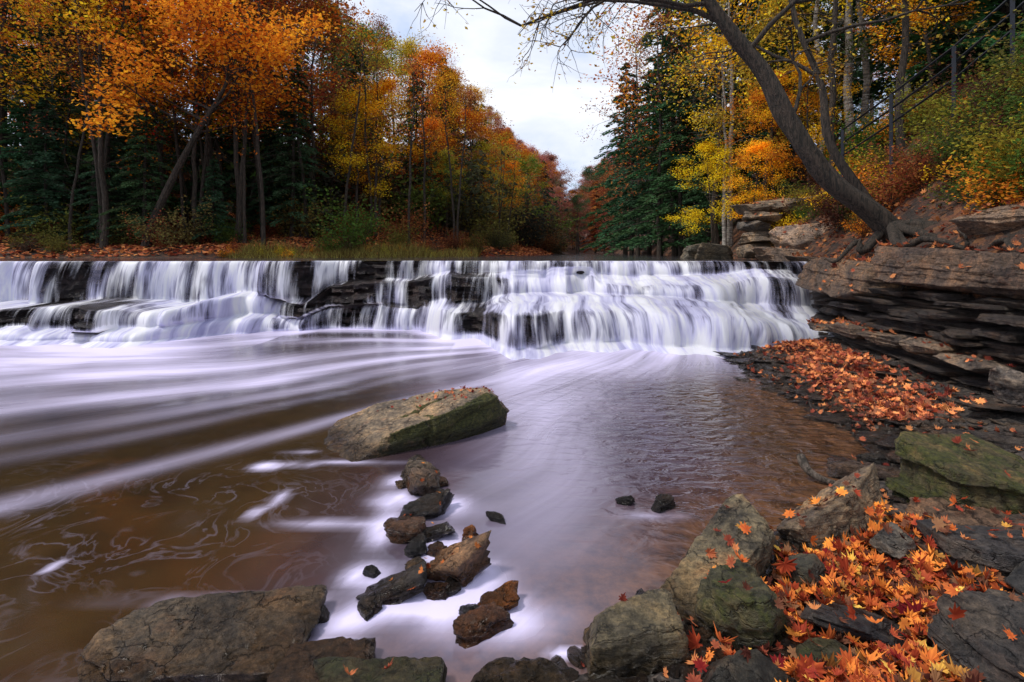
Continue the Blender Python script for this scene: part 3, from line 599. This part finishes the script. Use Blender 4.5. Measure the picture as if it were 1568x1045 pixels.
for (k,x,y,s_,c,v) in [
 ('d',-20.5,20.5,1.15,OR2,1),('d',-17.5,23,1.25,YO,3),('d',-14.2,23,1.25,OR,0),('d',-11.8,24.5,1.15,OR2,3),('d',-16.2,19.5,.95,YO,2),('d',-12.3,20.8,.95,OR,0),
 ('d',-10.6,24.5,.95,RB,4),('d',-9.9,28,1.15,GG,1),('d',-6.9,22.8,.55,YE,4),('d',-6.1,23.6,.52,YE,0),('d',-5.6,30.5,.85,OR2,4),('d',-6.9,34,1.1,YG,1),
 ('s',-4.6,35,1.25,(.2,.2,.12),0),('d',-3.2,33,.8,RB,2),('d',-3.6,30.5,.62,YO,3),('d',-1.2,38,.95,OR,0),('d',-.2,44,.95,RU,1),('d',1.2,48,.95,OR,2),('s',-2.6,42,1.35,(.25,.2,.1),1),
 ('c',-15.2,19.3,.45,CG,0),('c',-13.6,18.9,.4,CG,1),('c',-17.2,19.0,.6,CG,2),('c',-18.8,20,.6,CG,0),('c',-11.4,19.6,.4,CG,2),('c',-9.2,21.4,.5,CG,1),('c',-20.2,18.9,.5,CG,2),('c',-7.3,25.5,.45,CG,0),('c',-18.5,22,1.0,CG,0),('c',-15.5,21.5,.8,CG,1),('c',-21.5,21.5,.9,CG,1),('c',-10.6,22.4,.55,CG,2),
 ('c',-5.4,29,.6,CG,1),('c',-2.6,34,.7,CG,0),('c',.2,41,.7,CG,2),('c',3.2,50,.7,CG,1),('c',-12.8,22.4,.9,CG,0),('c',-8.4,27,.7,CG,1),('c',-4.2,31.5,.6,CG,2),
 ('s',-14.6,18.3,.75,OR2,0),('s',-18.8,18.2,.85,YO,1),('s',-10.6,19.8,.8,OR,0),('s',-8.6,22.3,.8,RU,1),('s',-12.0,19.4,.8,OR,1),
 ('d',-8.6,24.5,.45,RU,2),('d',-4.8,27.5,.45,OR2,4),('d',-2.4,29.5,.5,OR,0),('d',-2,31,.42,YG,2),('d',-.3,34,.45,YO,4),('d',1.2,39,.5,(.22,.27,.04),0),('d',-3.4,26.5,.3,YG,1)]:
    put(k,x,y,s_,c,v)
for i in range(34):
    x=pr.uniform(-22,0); put('s',x,float(YS(x))+pr.uniform(.8,5),pr.uniform(.55,.95),[OR,OR2,YG,RB][pr.randint(4)],2+pr.randint(2))
n=0
while n<80:
    x=pr.uniform(-50,8); y=pr.uniform(22,95)
    dl=(y-YS(x))/math.hypot(1,float(YS(x+.5)-YS(x-.5)))
    if dl<3.5 or x/y<-1.1 or dl>40: continue
    if y<31 and -9.5<x<-4.5: continue
    k=pr.choice(['d','d','s','c']); c=[OR,OR2,RU,RB,GG,YO,YG,GR][pr.randint(8)] if k!='c' else CG
    if y>60: c=[RU,PK,RB,OR,(.16,.13,.08)][pr.randint(5)] if k!='c' else (.05,.08,.055)
    put(k,x,y,pr.uniform(.75,1.1),c); n+=1
for i in range(60):
    x=pr.uniform(-26,4); y=float(YS(x))+pr.uniform(.4,5)
    put('u',x,y,pr.uniform(.5,1.2),[RB,GG,GR,(.2,.16,.04),OR2,(.2,.06,.03),(.1,.07,.04)][pr.randint(7)])
for i in range(85): # undergrowth further up the slope
    x=pr.uniform(-34,6); y=float(YS(x))+pr.uniform(5,18)
    put('u',x,y,pr.uniform(1.3,3.0),[(.16,.06,.03),GG,GR,(.1,.08,.04),(.3,.12,.04),(.06,.06,.035)][pr.randint(6)])
for i in range(30):
    x=pr.uniform(-10,-1.5); put('u',x,float(YS(x))+pr.uniform(-.1,.8),pr.uniform(.25,.55),[YG,GG,RB,OR2][pr.randint(4)],2)
for (k,x,y,s_,c,v) in [
 ('c',8.0,25,1.0,CG,1),('c',9.6,22,1.0,CG,0),('c',10.5,29,1.1,CG,1),('c',8.3,31,.95,CG,0),('c',12,24,1.1,CG,1),('c',9.2,18,.6,CG,2),('c',7.9,20.6,.55,CG,2),('c',7.6,23,.75,CG,0),('c',10.6,18.5,.8,CG,1),('c',8.4,36,1.0,CG,0),('c',9.3,42,1.1,CG,1),
 ('s',7.6,19,1.0,YG,0),('s',7.8,27,1.1,OR,1),('s',8.4,34,1.1,RB,0),('s',6.9,24,.9,RB,1),('d',8.4,17,.6,YG,4),('d',8.2,16.2,.36,OR2,2),('d',7.4,15.8,.28,YE,4),('d',7.0,17.6,.34,YE,2),('d',8.8,15.2,.3,YE,0),('d',7.9,15.0,.2,(.8,.14,.08),1),
 ('b',8.6,21,1.0,YG,0),('b',7.3,17.6,.75,YE,1),('b',7.6,17.9,.8,YE,0),('b',10.6,16,1.0,YG,0),('b',11.3,16.2,.95,GG,1),('b',11.7,15.2,1.0,YG,0),('b',9.5,15.6,.9,YG,1),
 ('d',12.5,19,1.1,YG,1),('d',14.5,17,1.1,GG,3),('d',13.5,14,1.0,GR,0),('d',12.5,11.5,.8,YG,4),('d',16,12,1,GG,3),('c',15.5,20,1.2,CG,0),('c',13.6,16.5,.9,CG,1),('d',11.6,9.6,.6,GR,2),('d',11,8,.5,YG,4),
 ('d',13.6,12.4,.7,(.75,.16,.03),2),('c',14.5,12,1.0,CG,1),('c',17,15,1.2,CG,0),('s',9.6,12.6,.7,YG,0),('s',8.9,14.2,.8,YE,1),('d',10.8,13.2,.45,YE,4),('d',9.6,17.4,.5,GR,0),('c',11.8,13.6,.7,CG,2),('c',12.6,14.8,.9,CG,0)]:
    put(k,x,y,s_,c,v)
n=0
while n<50:
    y=pr.uniform(16,95); x=float(XW(y))+pr.uniform(1.5,30)
    if x/y>1.2: continue
    k=pr.choice(['d','c','c','s']); c=[GG,YG,RB,GR,GR][pr.randint(5)] if k!='c' else CG
    if y>45: c=[RU,PK,RB,OR][pr.randint(4)] if k!='c' else (.05,.08,.055)
    put(k,x,y,pr.uniform(.75,1.1),c); n+=1
for i in range(60):
    x=pr.uniform(-5,50); y=pr.uniform(116,165)
    put('d',x,y,pr.uniform(.8,1.1),[PK,PK,RU,RB,OR][pr.randint(5)],smin=.1)
for i in range(75):
    y=pr.uniform(62,108); b=pr.uniform(.04,.22); 
    put('d' if pr.rand()<.75 else 'c',b*y,y,pr.uniform(.35,.9),[PK,PK,RU,RB,(.3,.2,.13)][pr.randint(5)] if pr.rand()<.8 else CG,[0,1,2][pr.randint(3)],ww=.8,smin=.1)
# right hillside plants
for i in range(170):
    y=pr.uniform(4.6,15); x=float(XW(y))+.7+abs(pr.normal(0,2.6))
    if abs(y-8.3)<1.0 and x<7.0: continue
    put('u',x,y,pr.uniform(.25,.7),[YG,GR,(.3,.26,.04),OR2,RB,GG,(.1,.04,.025),YE,GR,(.06,.05,.03)][pr.randint(10)])
for i in range(70):
    y=pr.uniform(6.2,10.5); x=y*pr.uniform(.88,1.12)
    if x<XW(y)+1.3: continue
    put('u',x,y,pr.uniform(.3,.65),[YG,GR,(.36,.34,.05),GR,(.08,.1,.025),(.12,.05,.03)][pr.randint(6)])

# leaning tree over the right ledge
g=Geo(); r=np.random.RandomState(4); tips=[]
P=smoothpts([(6.5,8.15,1.5),(6.1,8.25,2.0),(5.45,8.3,2.55),(4.85,8.35,3.2),(4.42,8.4,3.95),(4.05,8.45,4.7),(3.5,8.5,5.45),(3.05,8.5,6.2),(2.5,8.5,7.2),(1.9,8.6,8.3)],40)
V,F=tube(P+np.column_stack([vn(xyz(np.arange(40)*.3,0,0),5)*.05,np.zeros(40),vn(xyz(np.arange(40)*.3,5,0),6)*.05]),np.interp(np.linspace(0,1,40),[0,.08,.2,.5,1],[.28,.2,.16,.13,.04]),18,.36,2); g.add(V,F,0)
P=P[np.linspace(0,39,34).astype(int)]
P2=smoothpts([(6.4,8.4,1.7),(5.9,8.7,2.7),(5.5,8.9,3.6),(5.5,9.1,4.6),(5.1,9.2,5.8),(4.9,9.4,7.4)],20); V,F=tube(P2,np.linspace(.1,.03,20),10,.12,5); g.add(V,F,0)
for (q,dr,L_,rd) in [(P[22],(-.5,.1,.45),2.6,.05),(P[24],(-1,-.2,.15),2.2,.045),(P[27],(-1,.3,.0),3.0,.05),(P[29],(-1,-.3,.1),3.0,.05),(P[31],(-.9,.3,-.1),3.0,.05),(P[33],(-1,.0,-.2),3.2,.045),(P[20],(.6,-.3,.6),2.6,.05),(P[26],(.6,.3,.6),2.6,.05),(P[14],(.5,.2,.8),1.6,.04),(P[32],(-.6,-.8,-.1),2.8,.045),
    (P2[12],(-.8,.3,.5),2.2,.04),(P2[16],(.8,.3,.4),2.2,.04),(P2[19],(-1,.4,.2),2.6,.04),(P2[14],(.8,-.4,.3),2,.04)]:
    grow(g,r,np.array(q),np.array(dr,float),L_,rd,3,tips,-.02,5,4,.3)
for (a,b_) in [((5.6,7.4,1.75),(5.5,6.2,1.7)),((6.3,7.3,1.9),(5.9,6.1,1.95)),((6.0,7.6,1.7),(5.3,6.8,1.3)),((5.9,7.2,1.85),(5.3,5.5,1.75)),((6.4,7.5,2.1),(6.5,6.5,2.3)),((5.6,8.2,1.65),(5.25,8.3,1.5)),((6.2,7.0,1.9),(6.2,5.6,2.1)),((5.8,7.6,1.8),(5.4,7.0,1.62)),((6.2,7.4,2.0),(5.6,6.4,1.7))]:
    q=smoothpts([(6.1,8.25,2.1),a,(np.array(a)+np.array(b_))/2+r.normal(0,.16,3),b_,np.array(b_)+r.normal(0,.2,3)+[0,0,-.25]],16)
    q=q+r.normal(0,.018,q.shape)
    V,F=tube(q,np.linspace(.08,.008,16),7,.15,1); g.add(V,F,0)
T=np.array(tips); idx=r.randint(0,len(T),2600); V,F=leaf_quads(T[idx]+r.normal(0,.09,(2600,3)),.075,r); g.add(V,F,1,np.repeat(r.rand(2600),4))
obj('leaning_tree',g.mesh('leaning_tree',[M_bark,M_leaf]),color=(.5,.3,.05))
# leaning dark maple on the left bank
g=Geo(); tips=[]; zb=gz1(-13.2,18.6)
P=smoothpts([(-13.4,18.6,zb-.3),(-13.0,18.6,zb+1),(-12.2,18.5,zb+2.6),(-11.2,18.4,zb+4.3),(-10.3,18.4,zb+5.8),(-9.8,18.4,zb+7.5)],20); V,F=tube(P,np.linspace(.17,.04,20),9,.1); g.add(V,F,0)
for i in range(12):
    q=P[r.randint(8,20)]; az=r.uniform(0,6.28); grow(g,r,q,np.array([math.cos(az)+.3,math.sin(az),.35]),2.6,.05,2,tips,.03,5,3)
T=np.array(tips); nL=9000; idx=r.randint(0,len(T),nL); ct=r.rand(len(T)); V,F=leaf_quads(T[idx]+r.normal(0,1,(nL,3))*[.3,.3,.16],.15,r); g.add(V,F,1,np.repeat(np.clip(ct[idx]*.6+r.rand(nL)*.4,0,1),4))
obj('maple_tree',g.mesh('leaning_maple',[M_bark,M_leaf],False),color=(.8,.29,.028))

# grass on the far bank
nb=7000; x=r.uniform(-9.5,-1.5,nb); y=YS(x)+r.normal(.2,.45,nb); z_=np.maximum(gz(x,y),1.4); h_=r.uniform(.1,.4,nb)*(1+.5*vn(xyz(x,y,0),3)); a=r.uniform(0,6.28,nb)
lean=r.normal(0,.16,(nb,2)); w=.018
V=np.stack([np.stack([x-np.cos(a)*w,y-np.sin(a)*w,z_-.03],1),np.stack([x+np.cos(a)*w,y+np.sin(a)*w,z_-.03],1),np.stack([x+lean[:,0],y+lean[:,1],z_+h_],1)],1).reshape(-1,3)
obj('grass',mesh_np('grass',V,[np.arange(nb*3).reshape(-1,3)],[M_leaf],attrs={'tint':np.repeat(r.rand(nb),3)}),color=(.26,.2,.06))
# leaf litter on the forest floor of the left bank
nb=24000; x=r.uniform(-27,3,nb); y=YS(x)+r.uniform(.1,10,nb); C_=np.column_stack([x,y,gz(x,y)+.06])
V,F=leaf_quads(C_,.17,r,.2); obj('forest_floor_leaves',mesh_np('forest_floor_leaves',V,[F],[M_litter],attrs={'tint':np.repeat(r.rand(nb),4)}),color=(.55,.18,.06))

# ------------------------------------------------------------ railing up the hillside steps
m,nt,N,L=nm('black_metal'); p=nd(nt,'ShaderNodeBsdfPrincipled',_Roughness=.5,_Metallic=.6); L.new(ramp(nt,noise(nt,None,8),[(.3,(.012,.014,.02)),(.7,(.03,.034,.045))]),p.inputs['Base Color']); o=N.new('ShaderNodeOutputMaterial'); L.new(p.outputs[0],o.inputs[0])
g=Geo(); tp=[(7.9,12.6,4.3),(7.75,12.0,4.5),(7.85,10.6,4.9),(8.2,9.5,5.45),(8.7,8.9,6.1),(9.3,8.3,6.9)]
for (x,y,z_) in tp[1:]:
    V,F=tube([(x,y,gz1(x,y)-.2),(x,y,z_)],[.045,.045],4); g.add(V,F)
for dz in (0,-.3,-.6):
    V,F=tube([(a,b,c+dz) for a,b,c in tp],[.025]*len(tp),4); g.add(V,F)
obj('railing',g.mesh('railing',[m],False))

# driftwood
M_drift=mat_bark('driftwood_wood',(.05,.038,.03),(.26,.2,.16))
g=Geo(); V,F=tube(smoothpts([(2.13,3.78,.15),(2.13,3.7,.08),(2.2,3.63,.035),(2.33,3.6,.01)],12),[.024,.03,.032,.03,.028,.027,.026,.025,.022,.02,.016,.012],9,.35); g.add(V,F)
obj('driftwood',g.mesh('driftwood',[M_drift]))

# ------------------------------------------------------------ fallen leaves
n0=0;VV=[];FF=[]
for V,F in ROCKBVH: VV.append(V);FF.append(F+n0);n0+=len(V)
bvR=BVHTree.FromPolygons(np.concatenate(VV).tolist(),np.concatenate(FF).tolist())
outl=[(-90,.12),(-60,.5),(-38,.62),(-25,.42),(-8,.98),(4,.62),(14,.86),(28,.6),(46,.95),(58,.66),(68,.72),(78,.55),(90,1.08)]
outl=outl+[(180-a,q) for a,q in outl[::-1][1:-1]]
oa=np.array([(math.cos(math.radians(a))*q,math.sin(math.radians(a))*q) for a,q in outl]); no=len(oa)
def litter(name,pts,size,r,colr,rock_p=.25,up=.05):
    VV=[];FF=[];TT=[];n0=0; pts=np.array(pts); zgs=gz(pts[:,0],pts[:,1])
    for (x,y),zg in zip(pts,zgs):
        hit=bvR.ray_cast(Vector((x,y,3.5)),Vector((0,0,-1))); z_=zg; nrm=Vector((0,0,1))
        if hit[0] is not None and hit[0].z>zg:
            if r.rand()>rock_p or hit[1].z<.6: continue
            z_=hit[0].z; nrm=hit[1]
        elif z_<0.0: continue
        s=size*r.uniform(.5,1.25)*.5; cu=r.uniform(-.8,1.9); tz=r.uniform(0,6.28)
        loc=np.concatenate([np.zeros((1,2)),oa*r.uniform(.8,1.15,(no,1))]); loc=loc*[r.uniform(.5,1.1),1]; rr2=(loc**2).sum(1)
        P=np.column_stack([loc*s,(cu*.45*rr2+.4*loc[:,0]*r.normal()+.25*np.abs(loc[:,0]))*s])
        q=Vector((0,0,1)).rotation_difference(Vector((nrm.x+r.normal(0,.45),nrm.y+r.normal(0,.45),nrm.z))).to_matrix()@Euler((0,0,tz)).to_matrix()
        P=P@np.array(q).T+np.array([x,y,z_+.008+r.uniform(0,up)])
        i=np.arange(no); VV.append(P); FF.append(np.stack([0*i,1+i,1+(i+1)%no],1)+n0); n0+=len(P); t_=r.rand(); TT.append(t_+np.concatenate([[-.15],r.normal(0,.1,no)]))
    obj(name,mesh_np(name,np.concatenate(VV),[np.concatenate(FF)],[M_litter],attrs={'tint':np.clip(np.concatenate(TT),0,1)}),color=colr)
r=np.random.RandomState(6)
def region(n,f): 
    out=[]
    while len(out)<n:
        q=f(); 
        if q is not None: out.append(q)
    return out
def near():
    y=r.uniform(1.35,3.0); x=r.uniform(.55,3.0); c=1.35+.5*(y-1.9)
    return (x,y) if r.rand()<math.exp(-((x-c-.1)/.52)**2) and x>XS(y)+.2 else None
litter('orange_leaves',region(1300,near),.095,r,(.68,.19,.025),.12,.04)
litter('red_leaves',region(380,near),.085,r,(.42,.08,.025),.12,.04)
litter('yellow_leaves',region(150,near),.09,r,(.7,.38,.06),.12,.05)
litter('brown_leaves',region(1100,near),.085,r,(.18,.075,.038),.1,.03)
def shelf():
    y=r.uniform(4.6,8.6); x=r.normal(4.05+.28*(y-6.3),.3)
    return (x,y) if x>XS(y)+.1 and x<XW(y)+.1 else None
litter('shelf_leaves',region(2100,shelf),.095,r,(.74,.24,.08),.7,.04)
litter('shelf_brown_leaves',region(1200,shelf),.09,r,(.25,.09,.05),.7,.04)
def hillr():
    y=r.uniform(5,15); x=float(XW(y))+r.uniform(-.2,3.8); return (x,y)
litter('hillside_leaves',region(2600,hillr),.11,r,(.46,.16,.055),.5,.05)
def scat():
    y=r.uniform(1.7,8); x=float(XS(y))+r.uniform(-.1,2.2); return (x,y) if x<XW(y) else None
litter('scattered_leaves',region(1000,scat),.07,r,(.45,.14,.05),.3,.02)
litter('boulder_leaves',[(r.normal(-.55,.28),r.normal(4.8,.1)) for i in range(90)],.045,r,(.5,.14,.06),.8,.01)
litter('stone_leaves',[(r.normal(-.45,.25),r.uniform(2.1,3.8)) for i in range(120)],.045,r,(.6,.2,.04),.5,.01)

# ------------------------------------------------------------ light, sky, camera
w=bpy.data.worlds.new("World"); scene.world=w; w.use_nodes=True; nt=w.node_tree; N=nt.nodes; L=nt.links; N.clear()
sky=N.new('ShaderNodeTexSky'); sky.sky_type='NISHITA'; sky.sun_disc=False; sky.sun_elevation=math.radians(58); sky.sun_rotation=math.radians(-102)
tc=N.new('ShaderNodeTexCoord'); cl=noise(nt,mapping(nt,tc.outputs['Generated'],(1.5,1.5,4)),1.6,6,.55,.4)
cc=ramp(nt,cl,[(.38,(6.4,7.8,10.6)),(.5,(9.4,10.0,11.6)),(.6,(11.4,11.7,12.4))])
bg=N.new('ShaderNodeBackground'); bg.inputs[1].default_value=.1; L.new(mix(nt,.88,sky.outputs[0],cc),bg.inputs[0])
o=N.new('ShaderNodeOutputWorld'); L.new(bg.outputs[0],o.inputs[0])
sun=bpy.data.lights.new('sun','SUN'); sun.energy=2.8; sun.angle=math.radians(10); sun.color=(1,.94,.86)
so=bpy.data.objects.new('sun',sun); COL.objects.link(so)
dv=Vector((-.6,-.13,1.0)); so.rotation_euler=dv.to_track_quat('Z','Y').to_euler()
cam=bpy.data.cameras.new('camera'); cam.lens=18; cam.sensor_width=36; cam.shift_y=-.0874; cam.clip_end=1000; cam.clip_start=.05
co=bpy.data.objects.new('camera',cam); COL.objects.link(co); co.location=(0,0,1.65); co.rotation_euler=(math.radians(90),0,0); scene.camera=co
scene.view_settings.view_transform='Standard'; scene.view_settings.look='None'; scene.view_settings.exposure=0
